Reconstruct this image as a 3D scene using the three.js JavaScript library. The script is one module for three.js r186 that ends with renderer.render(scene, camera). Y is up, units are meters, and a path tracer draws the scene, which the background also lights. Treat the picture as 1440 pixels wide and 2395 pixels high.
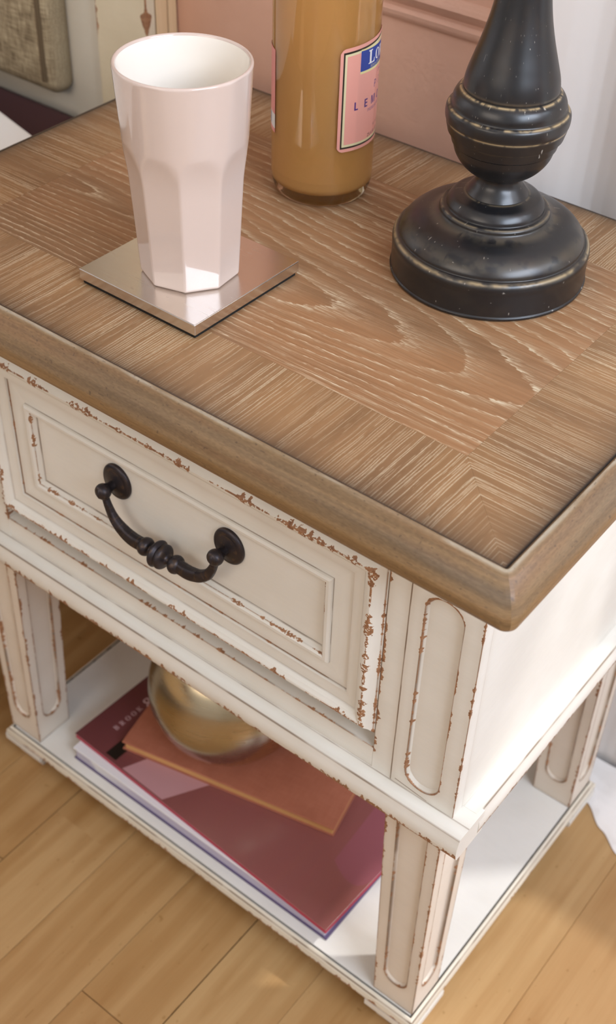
import * as THREE from 'three';
import { RectAreaLightUniformsLib } from 'three/addons/lights/RectAreaLightUniformsLib.js';
import { mergeGeometries, toCreasedNormals } from 'three/addons/utils/BufferGeometryUtils.js';
import { RoundedBoxGeometry } from 'three/addons/geometries/RoundedBoxGeometry.js';

// ------------------------------------------------------------------ camera, sky, sun, area lights, exposure
const scene = new THREE.Scene();
const camera = new THREE.PerspectiveCamera(43.873, 1440 / 2395, 0.05, 30);
camera.position.set(0.1992, 1.0772, 0.44);
camera.rotation.order = 'YXZ';
camera.rotation.set(-0.73089, 0.64033, 0.03627);
camera.focus = 0.80;
camera.userData.fStop = 9;
scene.add(camera);

const renderer = new THREE.WebGLRenderer({ antialias: true });
renderer.toneMapping = THREE.LinearToneMapping;
renderer.toneMappingExposure = 0.9;
renderer.shadowMap.enabled = true;
renderer.shadowMap.type = THREE.PCFSoftShadowMap;
RectAreaLightUniformsLib.init();

scene.background = new THREE.Color().setRGB(0.95, 0.98, 1.0);
scene.backgroundIntensity = 1.6;

// the sun comes in through the window in the back wall, from the right and behind
const sun = new THREE.DirectionalLight(0xffffff, 2.2);
sun.position.set(1.44, 3.0, -1.44);
sun.target.position.set(0, 0, 0);
sun.castShadow = true;
sun.shadow.radius = 5;
sun.shadow.mapSize.set(2048, 2048);
Object.assign(sun.shadow.camera, { left: -2, right: 2, top: 2, bottom: -2, near: 0.1, far: 8 });
scene.add(sun, sun.target);

function areaLight(w, h, pos, look, color, intensity) {
  const l = new THREE.RectAreaLight(color, intensity, w, h);
  l.position.set(...pos); l.lookAt(...look); scene.add(l);
  return l;
}
// added soft key and fill lights before the solid right, front and left walls
areaLight(1.5, 1.2, [1.66, 1.7, 0.35], [0, 1.45, 0.35], 0xdcebff, 15.5);
areaLight(1.7, 0.9, [-0.45, 1.95, 2.56], [-0.45, 1.95, 0], 0xffeedd, 4.0);
areaLight(1.2, 1.3, [-2.56, 1.5, 0.9], [0, 1.5, 0.9], 0xf2f4ff, 0.9);

// ------------------------------------------------------------------ helpers
const numbers = {};
function numbered(n) { const k = numbers[n] = (numbers[n] ?? -1) + 1; return k ? `${n}_${String(k).padStart(3, '0')}` : n; }
function shade(m) { m.castShadow = m.receiveShadow = true; return m; }
function mesh(name, geo, mat, parent = scene) {
  const m = shade(new THREE.Mesh(geo, mat));
  m.name = parent === scene ? numbered(name) : name;
  if (parent !== scene) {
    const used = parent.children.filter(c => c.name === name || c.name.startsWith(name + '_0')).length;
    if (used) m.name = `${name}_${String(used).padStart(3, '0')}`;
  }
  parent.add(m); return m;
}
function group(name, pos = [0, 0, 0]) { const g = new THREE.Group(); g.name = numbered(name); g.position.set(...pos); scene.add(g); return g; }
function tag(o, label, category, grp) { o.userData.label = label; o.userData.category = category; if (grp) o.userData.group = grp; return o; }
function structure(o) { o.userData.kind = 'structure'; return o; }

// seeded value noise
function hash(x, y, s) {
  let h = Math.imul(x | 0, 374761393) ^ Math.imul(y | 0, 668265263) ^ Math.imul(s | 0, 1274126177);
  h = Math.imul(h ^ (h >>> 13), 1274126177); h ^= h >>> 16;
  return (h >>> 0) / 4294967296;
}
function noise(x, y, s = 0) {
  const xi = Math.floor(x), yi = Math.floor(y); let fx = x - xi, fy = y - yi;
  fx = fx * fx * (3 - 2 * fx); fy = fy * fy * (3 - 2 * fy);
  const a = hash(xi, yi, s), b = hash(xi + 1, yi, s), c = hash(xi, yi + 1, s), d = hash(xi + 1, yi + 1, s);
  return a + (b - a) * fx + (c - a) * fy + (a - b - c + d) * fx * fy;
}
function fbm(x, y, s = 0, o = 3) { let v = 0, a = 0.5, t = 0; for (let i = 0; i < o; i++) { v += a * noise(x, y, s + i * 17); t += a; a *= 0.5; x *= 2.03; y *= 2.03; } return v / t; }
let seed = 7; function rnd() { seed = (Math.imul(seed, 1664525) + 1013904223) >>> 0; return seed / 4294967296; }
const mix = (a, b, t) => a + (b - a) * t, clamp = (x, a = 0, b = 1) => Math.min(b, Math.max(a, x));
const smooth = (a, b, x) => { const t = clamp((x - a) / (b - a)); return t * t * (3 - 2 * t); };
function mix3(a, b, t) { return [a[0] + (b[0] - a[0]) * t, a[1] + (b[1] - a[1]) * t, a[2] + (b[2] - a[2]) * t]; }

// a colour texture of wm x hm metres, from fn(x, y) in metres -> sRGB 0..255
function makeTex(wm, hm, ppm, fn, srgb = true) {
  const w = Math.min(2048, Math.max(4, Math.round(wm * ppm))), h = Math.min(2048, Math.max(4, Math.round(hm * ppm)));
  const d = new Uint8Array(w * h * 4);
  for (let j = 0; j < h; j++) for (let i = 0; i < w; i++) {
    const c = fn((i + 0.5) / w * wm, (j + 0.5) / h * hm), k = (j * w + i) * 4;
    d[k] = clamp(c[0], 0, 255); d[k + 1] = clamp(c[1], 0, 255); d[k + 2] = clamp(c[2], 0, 255); d[k + 3] = 255;
  }
  const t = new THREE.DataTexture(d, w, h, THREE.RGBAFormat);
  t.wrapS = t.wrapT = THREE.RepeatWrapping; t.magFilter = THREE.LinearFilter; t.minFilter = THREE.LinearMipmapLinearFilter; t.generateMipmaps = true;
  if (srgb) t.colorSpace = THREE.SRGBColorSpace;
  t.needsUpdate = true; return t;
}
function mat(o) { return new THREE.MeshPhysicalMaterial({ roughness: 0.5, side: THREE.DoubleSide, ...o }); }

// distressed antique-white paint. feats: {seg:[x0,y0,x1,y1]} or {rr:[cx,cy,hw,hh,r]} or {poly:[[x,y]...]}, chip = widest chip (m), glaze = 0..1 dark glaze line
const CREAM = [226, 221, 210], RUST = [154, 112, 82], GLAZE = [112, 92, 74];
function segDist(x, y, a, b, c, d) { const vx = c - a, vy = d - b, t = clamp(((x - a) * vx + (y - b) * vy) / (vx * vx + vy * vy + 1e-12)); return Math.hypot(x - a - vx * t, y - b - vy * t); }
function featNear(f, x, y) { // [distance, nearest point on the edge]
  const seg = (a, b, c, d) => { const vx = c - a, vy = d - b, t = clamp(((x - a) * vx + (y - b) * vy) / (vx * vx + vy * vy + 1e-12)), px = a + vx * t, py = b + vy * t; return [Math.hypot(x - px, y - py), px, py]; };
  if (f.seg) return seg(...f.seg);
  const [cx, cy, hw, hh, r] = f.rr, ax = Math.abs(x - cx), ay = Math.abs(y - cy), qx = ax - hw + r, qy = ay - hh + r;
  let px, py; // in the first quadrant, about the centre
  if (qx > 0 && qy > 0) { const l = Math.hypot(qx, qy) || 1; px = hw - r + qx / l * r; py = hh - r + qy / l * r; }
  else if (qx > qy) { px = hw; py = ay; } else { px = ax; py = hh; }
  return [Math.hypot(ax - px, ay - py), cx + Math.sign(x - cx) * px, cy + Math.sign(y - cy) * py];
}
function paintTex(wm, hm, s, feats, ppm = 2600, base = CREAM) {
  return makeTex(wm, hm, ppm, (x, y) => {
    const n = fbm(x * 30, y * 30, s, 3) - 0.5, br = noise(x * 90, y * 700, s + 3) - 0.5;
    let c = [base[0] + n * 9 + br * 2, base[1] + n * 10 + br * 2, base[2] + n * 12 + br * 2];
    for (const f of feats) {
      const [d, ex, ey] = featNear(f, x, y); if (d > 0.02) continue;
      const gz = f.glaze ?? 0;
      if (gz) {
        c = mix3(c, [178, 158, 136], gz * 0.22 * Math.exp(-((d / 0.004) ** 2)));
        const br1 = smooth(0.25, 0.55, noise(x * 55, y * 55, s + 21));
        c = mix3(c, GLAZE, clamp(gz * (0.45 + 0.55 * br1) * smooth(f.lw ?? 0.0009, 0.0002, d)));
      }
      if (f.chip) {
        const patch = smooth(f.at ?? 0.5, (f.at ?? 0.5) + 0.22, fbm(ex * (f.fq ?? 55), ey * (f.fq ?? 55), s + 31, 2));
        const sx = 0.9 * ex + 0.1 * x, sy = 0.9 * ey + 0.1 * y, rs = f.rs ?? 1, rag = fbm(x * 450 * rs, y * 450 * rs, s + 41, 3);
        const wd = f.chip * (0.16 * smooth(0.3, 0.5, noise(ex * 120, ey * 120, s + 33)) + patch * (0.15 + 1.0 * smooth(0.34, 0.75, fbm(sx * 360 * rs, sy * 360 * rs, s + 51, 3))));
        if (wd > 0 && d < wd * (0.6 + 0.8 * rag)) {
          const k = fbm(x * 500, y * 500, s + 61, 2);
          if (!(f.brk && noise(x * 900, y * 900, s + 71) < f.brk)) c = mix3([RUST[0] - 30, RUST[1] - 28, RUST[2] - 24], [RUST[0] + 22, RUST[1] + 18, RUST[2] + 12], k);
        }
      }
    }
    return c;
  });
}
const paint = (tex, o = {}) => mat({ map: tex, roughness: 0.48, specularIntensity: 0.6, ...o });

// triangle soup with uv
class Soup {
  constructor() { this.p = []; this.t = []; }
  tri(a, b, c, ua = [0, 0], ub = [0, 0], uc = [0, 0]) { this.p.push(...a, ...b, ...c); this.t.push(...ua, ...ub, ...uc); }
  quad(a, b, c, d, ua = [0, 0], ub = [1, 0], uc = [1, 1], ud = [0, 1]) { this.tri(a, b, c, ua, ub, uc); this.tri(a, c, d, ua, uc, ud); }
  build(crease = 0.6) {
    const g = new THREE.BufferGeometry();
    g.setAttribute('position', new THREE.Float32BufferAttribute(this.p, 3));
    g.setAttribute('uv', new THREE.Float32BufferAttribute(this.t, 2));
    g.computeVertexNormals();
    return toCreasedNormals(g, crease);
  }
}
// moulding: profile [[outward, height]...] swept along a path of [x, z]; outward is to the right of travel seen from above (x right, z towards us)
function sweep(profile, path, { closed = false, y = 0, lt = 0.6, caps = true, crease = 0.6 } = {}) {
  const S = new Soup(), n = path.length, arc = [0];
  for (let i = 1; i < profile.length; i++) arc.push(arc[i - 1] + Math.hypot(profile[i][0] - profile[i - 1][0], profile[i][1] - profile[i - 1][1]));
  const tot = arc[arc.length - 1], dirs = [];
  for (let i = 0; i < (closed ? n : n - 1); i++) { const a = path[i], b = path[(i + 1) % n], l = Math.hypot(b[0] - a[0], b[1] - a[1]); dirs.push([(b[0] - a[0]) / l, (b[1] - a[1]) / l, l]); }
  const nor = d => [-d[1], d[0]];
  const at = i => {
    const dn = dirs[i < dirs.length ? i : dirs.length - 1], dp = dirs[closed ? (i - 1 + n) % n : Math.max(0, i - 1)];
    const a = nor(dp), b = nor(dn), k = 1 + a[0] * b[0] + a[1] * b[1];
    return [(a[0] + b[0]) / k, (a[1] + b[1]) / k];
  };
  let u = 0; const ring = (i) => { const m = at(i), p = path[i]; return profile.map(q => [p[0] + m[0] * q[0], y + q[1], p[1] + m[1] * q[0]]); };
  for (let i = 0; i < dirs.length; i++) {
    const A = ring(i), B = ring((i + 1) % n), d = dirs[i];
    const ua = A.map((q) => (u + (q[0] - path[i][0]) * d[0] + (q[2] - path[i][1]) * d[1]) / lt);
    const ub = B.map((q) => (u + d[2] + (q[0] - path[(i + 1) % n][0]) * d[0] + (q[2] - path[(i + 1) % n][1]) * d[1]) / lt);
    for (let k = 0; k < profile.length - 1; k++) S.quad(A[k], B[k], B[k + 1], A[k + 1], [ua[k], arc[k] / tot], [ub[k], arc[k] / tot], [ub[k + 1], arc[k + 1] / tot], [ua[k + 1], arc[k + 1] / tot]);
    u += d[2];
  }
  if (!closed && caps) for (const i of [0, n - 1]) {
    const R = ring(i), tris = THREE.ShapeUtils.triangulateShape(profile.map(q => new THREE.Vector2(q[0], q[1])), []);
    for (const t of tris) S.tri(R[t[0]], R[t[1]], R[t[2]], [0.1, 0.5], [0.11, 0.5], [0.1, 0.52]);
  }
  return S.build(crease);
}
// picture-frame moulding in the xy plane (front towards +z): rectangle x0..x1, y0..y1; profile [[inset, height]...]
function frameXY(x0, x1, y0, y1, z, profile, lt = 0.6) {
  const S = new Soup(), arc = [0];
  for (let i = 1; i < profile.length; i++) arc.push(arc[i - 1] + Math.hypot(profile[i][0] - profile[i - 1][0], profile[i][1] - profile[i - 1][1]));
  const tot = arc[arc.length - 1];
  for (let k = 0; k < profile.length - 1; k++) {
    const c = q => [[x0 + q[0], y0 + q[0], z + q[1]], [x1 - q[0], y0 + q[0], z + q[1]], [x1 - q[0], y1 - q[0], z + q[1]], [x0 + q[0], y1 - q[0], z + q[1]]];
    const A = c(profile[k]), B = c(profile[k + 1]), va = arc[k] / tot, vb = arc[k + 1] / tot;
    for (let s = 0; s < 4; s++) {
      const e = (s + 1) % 4, ax = s % 2, off = [0, 0.37, 0.14, 0.55][s];
      S.quad(A[s], A[e], B[e], B[s], [A[s][ax] / lt + off, va], [A[e][ax] / lt + off, va], [B[e][ax] / lt + off, vb], [B[s][ax] / lt + off, vb]);
    }
  }
  return S.build(0.5);
}
// plate with an optional sunk recess, in local s (0..1 across), y, depth; place(s, y, depth) -> world
function rrPoints(cx, cy, hw, hh, r, n = 10) {
  const o = []; for (const [sx, sy, a0] of [[1, 1, 0], [-1, 1, 90], [-1, -1, 180], [1, -1, 270]]) for (let i = 0; i <= n; i++) { const a = (a0 + 90 * i / n) * Math.PI / 180; o.push([cx + sx * (hw - r) + r * Math.cos(a), cy + sy * (hh - r) + r * Math.sin(a)]); }
  return o;
}
function recessPlate(S, outline, hole, depth, place, uv) {
  const V = a => a.map(q => new THREE.Vector2(q[0], q[1]));
  const add = (a, b, c, da, db, dc) => S.tri(place(a[0], a[1], da), place(b[0], b[1], db), place(c[0], c[1], dc), uv(a), uv(b), uv(c));
  const all = [...outline, ...(hole ?? [])];
  for (const t of THREE.ShapeUtils.triangulateShape(V(outline), hole ? [V(hole)] : [])) add(all[t[0]], all[t[1]], all[t[2]], 0, 0, 0);
  if (!hole) return;
  const cx = hole.reduce((s, q) => s + q[0], 0) / hole.length, cy = hole.reduce((s, q) => s + q[1], 0) / hole.length;
  const inn = hole.map(q => [q[0] + (cx - q[0]) * 0.10, q[1] + Math.sign(cy - q[1]) * Math.min(Math.abs(cy - q[1]), 0.0022)]);
  for (let i = 0; i < hole.length; i++) { const j = (i + 1) % hole.length; add(hole[i], hole[j], inn[j], 0, 0, depth); add(hole[i], inn[j], inn[i], 0, depth, depth); }
  for (const t of THREE.ShapeUtils.triangulateShape(V(inn), [])) add(inn[t[0]], inn[t[1]], inn[t[2]], depth, depth, depth);
}
function box(x0, x1, y0, y1, z0, z1, r = 0.0006, seg = 1) {
  const g = new RoundedBoxGeometry(x1 - x0, y1 - y0, z1 - z0, seg + 1, Math.min(r, (x1 - x0) / 2.01, (y1 - y0) / 2.01, (z1 - z0) / 2.01));
  g.translate((x0 + x1) / 2, (y0 + y1) / 2, (z0 + z1) / 2); return g;
}
function lathe(pts, seg = 96) { return new THREE.LatheGeometry(pts.map(q => new THREE.Vector2(q[0], q[1])), seg); }
// smooth curve through lathe control points; a point repeated makes a corner
function curve(pts, per = 8) {
  const out = []; let run = [pts[0]];
  const flush = () => { if (run.length < 2) { run = []; return; } const c = new THREE.CatmullRomCurve3(run.map(q => new THREE.Vector3(q[0], q[1], 0)), false, 'centripetal'); out.push(...c.getPoints((run.length - 1) * per).map(q => [Math.max(q.x, 0), q.y])); };
  for (let i = 1; i < pts.length; i++) { if (pts[i][0] === run[run.length - 1]?.[0] && pts[i][1] === run[run.length - 1]?.[1]) { flush(); run = [pts[i]]; } else run.push(pts[i]); }
  flush(); return out;
}

// ------------------------------------------------------------------ the room
const WALL = -0.43;
const pinkTex = makeTex(0.5, 0.5, 700, (x, y) => { const n = fbm(x * 60, y * 60, 5, 3) - 0.5; return [215 + n * 7, 167 + n * 7, 141 + n * 7]; });
const pinkBump = makeTex(0.25, 0.25, 1600, (x, y) => { const n = 255 * fbm(x * 420, y * 420, 8, 3); return [n, n, n]; }, false);
pinkTex.repeat.set(2, 2); pinkBump.repeat.set(4, 4);
const pink = mat({ map: pinkTex, bumpMap: pinkBump, bumpScale: 0.0002, roughness: 0.62 });
const plaster = mat({ color: 0xe6e8e6, roughness: 0.9 });
const whitePaint = mat({ color: 0xece8e0, roughness: 0.5 });
const WIN = { x0: 0.17, x1: 1.0, y0: 0.42, y1: 1.36 };
function wallBack() {
  const s = new THREE.Shape([[-2.6, 0], [1.7, 0], [1.7, 2.5], [-2.6, 2.5]].map(q => new THREE.Vector2(...q)));
  s.holes.push(new THREE.Path([[WIN.x0, WIN.y0], [WIN.x1, WIN.y0], [WIN.x1, WIN.y1], [WIN.x0, WIN.y1]].map(q => new THREE.Vector2(...q))));
  const g = new THREE.ExtrudeGeometry(s, { depth: 0.12, bevelEnabled: false }); g.translate(0, 0, WALL - 0.12);
  return structure(mesh('wall_back', g, pink));
}
wallBack();
structure(mesh('wall_right', box(1.7, 1.8, 0, 2.5, -0.55, 2.7), plaster));
structure(mesh('wall_left', box(-2.7, -2.6, 0, 2.5, -0.55, 2.7), plaster));
structure(mesh('wall_front', box(-2.7, 1.8, 0, 2.5, 2.6, 2.7), plaster));
structure(mesh('ceiling', box(-2.7, 1.8, 2.5, 2.6, -0.55, 2.7), plaster));
// window in the back wall, to the right of the picture
{
  const w = group('window_1', [(WIN.x0 + WIN.x1) / 2, WIN.y0, WALL - 0.06]); structure(w);
  const W = (WIN.x1 - WIN.x0) / 2, Hh = WIN.y1 - WIN.y0, f = [];
  f.push(box(-W, -W + 0.035, 0, Hh, -0.02, 0.02, 0.003), box(W - 0.035, W, 0, Hh, -0.02, 0.02, 0.003), box(-W + 0.035, W - 0.035, 0, 0.035, -0.02, 0.02, 0.003), box(-W + 0.035, W - 0.035, Hh - 0.035, Hh, -0.02, 0.02, 0.003));
  mesh('window_frame', mergeGeometries(f), whitePaint, w);
  mesh('pane', box(-W + 0.03, W - 0.03, 0.03, Hh - 0.03, -0.002, 0.002, 0.0005), new THREE.MeshPhysicalMaterial({ color: 0xffffff, transmission: 1, thickness: 0, roughness: 0, ior: 1.45 }), w);
}
// chair rail on the pink wall
{
  const prof = [[0, 0], [0.0025, 0.001], [0.005, 0.005], [0.005, 0.008], [0.0015, 0.0105], [0.0015, 0.013], [0.005, 0.017], [0.0065, 0.021], [0.005, 0.025], [0.002, 0.028], [0, 0.029]];
  structure(mesh('trim_1', sweep(prof, [[-0.62, WALL], [-0.10, WALL]], { y: 0.687 }), pink));
}
// floor boards
const boardTexs = [0, 1, 2, 3, 4].map(k => makeTex(0.9, 0.078, 1150, (x, y) => {
  const w = y * 60 + 0.8 * fbm(x * 5, y * 20, 50 + k, 2), g = fbm(w * 1.2, x * 3.0, 60 + k, 3), fine = noise(y * 1500, x * 30, 70 + k), fig = fbm(x * 9, y * 45, 80 + k, 3);
  const base = [[178, 139, 91], [181, 143, 95], [174, 134, 86], [184, 147, 99], [177, 138, 90]][k];
  const dk = 13 * smooth(0.4, 0.75, g) + 6 * (fine - 0.5) + 13 * smooth(0.5, 0.8, fig);
  const mn = noise(x * 130, y * 260, 90 + k) > 0.965 ? 18 : 0;
  return [base[0] - dk * 0.85 - mn, base[1] - dk - mn, base[2] - dk * 1.0 - mn];
}));
const boardMats = boardTexs.map(t => mat({ map: t, roughness: 0.38, clearcoat: 0.25, clearcoatRoughness: 0.3 }));
{
  const fl = group('floor'); structure(fl);
  mesh('subfloor', box(-2.7, 1.8, -0.08, -0.018, -0.55, 2.7), mat({ color: 0x3a2414, roughness: 0.9 }), fl).userData.kind = 'structure';
  const P = 0.0775, X0 = -0.203;
  const board = (x0, x1, z0, z1, k, e0, e1) => {
    const b = 0.0005, S = new Soup(), dx = rnd() * 3, uv = (x, z) => [(z * 1.0) / 0.9 + dx, (x - x0) / 0.078];
    const T = [[x0 + b, 0, z0 + b], [x0 + b, 0, z1 - b], [x1 - b, 0, z1 - b], [x1 - b, 0, z0 + b]], E = [[x0 + e0, -b, z0 + 0.0003], [x0 + e0, -b, z1 - 0.0003], [x1 - e1, -b, z1 - 0.0003], [x1 - e1, -b, z0 + 0.0003]], D = E.map(q => [q[0], -0.018, q[2]]);
    const U = q => uv(q[0], q[2]);
    S.quad(...T, ...T.map(U));
    for (let i = 0; i < 4; i++) { const j = (i + 1) % 4; S.quad(T[i], E[i], E[j], T[j], U(T[i]), U(E[i]), U(E[j]), U(T[j])); S.quad(E[i], D[i], D[j], E[j], U(E[i]), U(D[i]), U(D[j]), U(E[j])); }
    return S.build(0.2);
  };
  const far = boardMats.map(() => []);
  for (let c = -31; c < 26; c++) {
    const x0 = X0 + c * P, x1 = x0 + P;
    let z = WALL + 0.001 - rnd() * 0.5; const cuts = [];
    if (c === -1) cuts.push(WALL, 0.107, 0.71, 1.4, 2.0, 2.6);
    else if (c >= 0 && c < 4) cuts.push(WALL, 0.34 + 0.11 * c, 1.0 + 0.13 * c, 1.7, 2.6);
    else { while (z < 2.6) { cuts.push(Math.max(z, WALL)); z += 0.45 + rnd() * 0.55; } cuts.push(2.6); }
    for (let i = 0; i < cuts.length - 1; i++) {
      if (cuts[i + 1] - cuts[i] < 0.02) continue;
      const gp = q => q === 0 ? 0.0010 : q === -1 ? 0.0002 : q > 0 && q < 5 ? 0.0001 : [0.0005, 0.0002, 0.0003][((q % 3) + 3) % 3], k = Math.floor(rnd() * 5), g = board(x0, x1, cuts[i], cuts[i + 1], k, gp(c), gp(c + 1));
      if (x0 > -1.3 && x1 < 0.75 && cuts[i] < 0.6) mesh('plank', g, boardMats[k], fl); else far[k].push(g);
    }
  }
  far.forEach((gs, k) => { if (gs.length) mesh('far_planks', mergeGeometries(gs), boardMats[k], fl).userData.kind = 'stuff'; });
}

// ------------------------------------------------------------------ nightstand
const H = 0.619, IW = 0.550, ID = 0.368, B = 0.0657, CX = -0.275;
const ns = group('nightstand', [0, 0, 0]);
tag(ns, 'antique white distressed wooden nightstand with brown wood top, one drawer and open lower shelf', 'nightstand');

// --- top veneer
const WOOD = [153, 116, 79], WOODD = [127, 96, 68], LIGHT = [208, 190, 160];
function burnish(c, e) { // dark hand-rubbed glaze along the rim, and a narrow line painted for the groove
  return mix3(c, [66, 54, 44], 0.85 * Math.exp(-((e / 0.0012) ** 2)) + 0.42 * Math.exp(-((e / 0.006) ** 1.2)) + 0.20 * Math.exp(-((e / 0.02) ** 2)));
}
function streakAt(d, v, s) { // straight grain: d across the grain, v along it (metres)
  const dw = d + 0.0030 * (fbm(v * 12, d * 30, s, 2) - 0.5) + 0.0006 * (noise(v * 60, d * 150, s + 5) - 0.5);
  const den = smooth(0.25, 0.7, fbm(dw * 60, v * 5, s + 11, 2));
  const row = Math.floor(dw * 560), rf = dw * 560 - row, on = hash(row, 7, s + 23), ctr = 0.25 + 0.5 * hash(row, 9, s + 25) + 0.25 * (noise(v * 40, row * 3.3, s + 27) - 0.5);
  const wdt = 0.16 + 0.17 * noise(v * 55, row * 5.1, s + 29), brk = noise(v * 62, row * 7.7, s + 31);
  const strong = on > 0.46 ? smooth(wdt, wdt * 0.45, Math.abs(rf - ctr)) * smooth(0.24, 0.36, brk + 0.25 * den) * (0.55 + 0.45 * noise(v * 900, dw * 4000, s + 33)) : 0;
  const fine = smooth(0.62, 0.78, noise(dw * 2600, v * 40, s + 13)) * smooth(0.35, 0.55, noise(dw * 1200, v * 160, s + 15)) * 0.5;
  return clamp(Math.max(strong * (0.45 + 0.55 * den), fine * (0.3 + 0.7 * den)));
}
const borderTex = makeTex(0.56, B, 3600, (d, v) => {
  const t = fbm(d * 16, v * 9, 101, 3), tone = mix3(WOOD, WOODD, 0.75 * smooth(0.3, 0.75, t)), q = noise(d * 300, v * 20, 103);
  let c = [tone[0] + (q - 0.5) * 14, tone[1] + (q - 0.5) * 12, tone[2] + (q - 0.5) * 10];
  c = mix3(c, LIGHT, 0.86 * streakAt(d, v, 110));
  return burnish(c, v);
});
const PX0 = -IW + B, PX1 = -B, PZ0 = -ID + B, PZ1 = -B, PW = PX1 - PX0, PD = PZ1 - PZ0;
const panelTex = makeTex(PW, PD, 3600, (u, w) => {
  // u along x from the left, w from the front backwards
  const x = PX0 + u, z = PZ1 - w;
  const zc = -0.131 + 0.006 * Math.sin(x * 9) - 0.02 * smooth(-0.2, -0.45, x), d0 = z - zc, dz = d0 > 0 ? d0 * 1.35 : d0 * 0.85;
  const lin = 0.0125 + 0.13 * (x + 0.44), wob = 0.0062 * (fbm(x * 11, z * 26, 121, 2) - 0.5) + 0.0012 * (noise(x * 120, z * 330, 123) - 0.5) + 0.0007 * (noise(x * 420, z * 1100, 125) - 0.5);
  const R = Math.sqrt(dz * dz + lin * lin * (lin > 0 ? 1 : 0.4)) + wob, ph = (R - 0.0550) / 0.0074 + 40, ring = Math.floor(ph), f = ph - ring;
  const side = clamp(Math.abs(dz) / (R + 1e-6));
  const late = smooth(0.0, 0.07, f) * Math.exp(-(f - 0.05) / mix(0.26, 0.15, side)) * (0.55 + 0.45 * hash(ring, 3, 127));
  const zz = z + 0.0008 * (noise(x * 30, z * 90, 129) - 0.5);
  const pore = smooth(0.40, 0.62, noise(zz * 2700, x * 85, 131)) * smooth(0.2, 0.45, noise(zz * 1300, x * 170, 133));
  const outer = smooth(0.066, 0.10, R);
  const thin = smooth(0.64, 0.80, noise(zz * 2400, x * 28, 135)) * smooth(0.35, 0.6, fbm(zz * 70, x * 5, 137, 2)) * (0.35 + 0.65 * outer);
  const t = fbm(zz * 25, x * 6, 139, 3), tone = mix3([157, 115, 79], WOODD, 0.7 * smooth(0.3, 0.75, t));
  const q = noise(zz * 700, x * 30, 141) - 0.5;
  let c = [tone[0] + q * 14, tone[1] + q * 12, tone[2] + q * 10];
  return mix3(c, LIGHT, clamp(1.0 * late * (0.34 + 0.85 * pore) + 0.42 * thin));
});
const woodO = { roughness: 0.46, specularIntensity: 0.7 };
const borderMat = mat({ map: borderTex, ...woodO }), panelMat = mat({ map: panelTex, ...woodO });
const top = new THREE.Group(); top.name = 'tabletop'; ns.add(top); top.userData.label = 'brown wood top with pale cerused grain';
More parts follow.
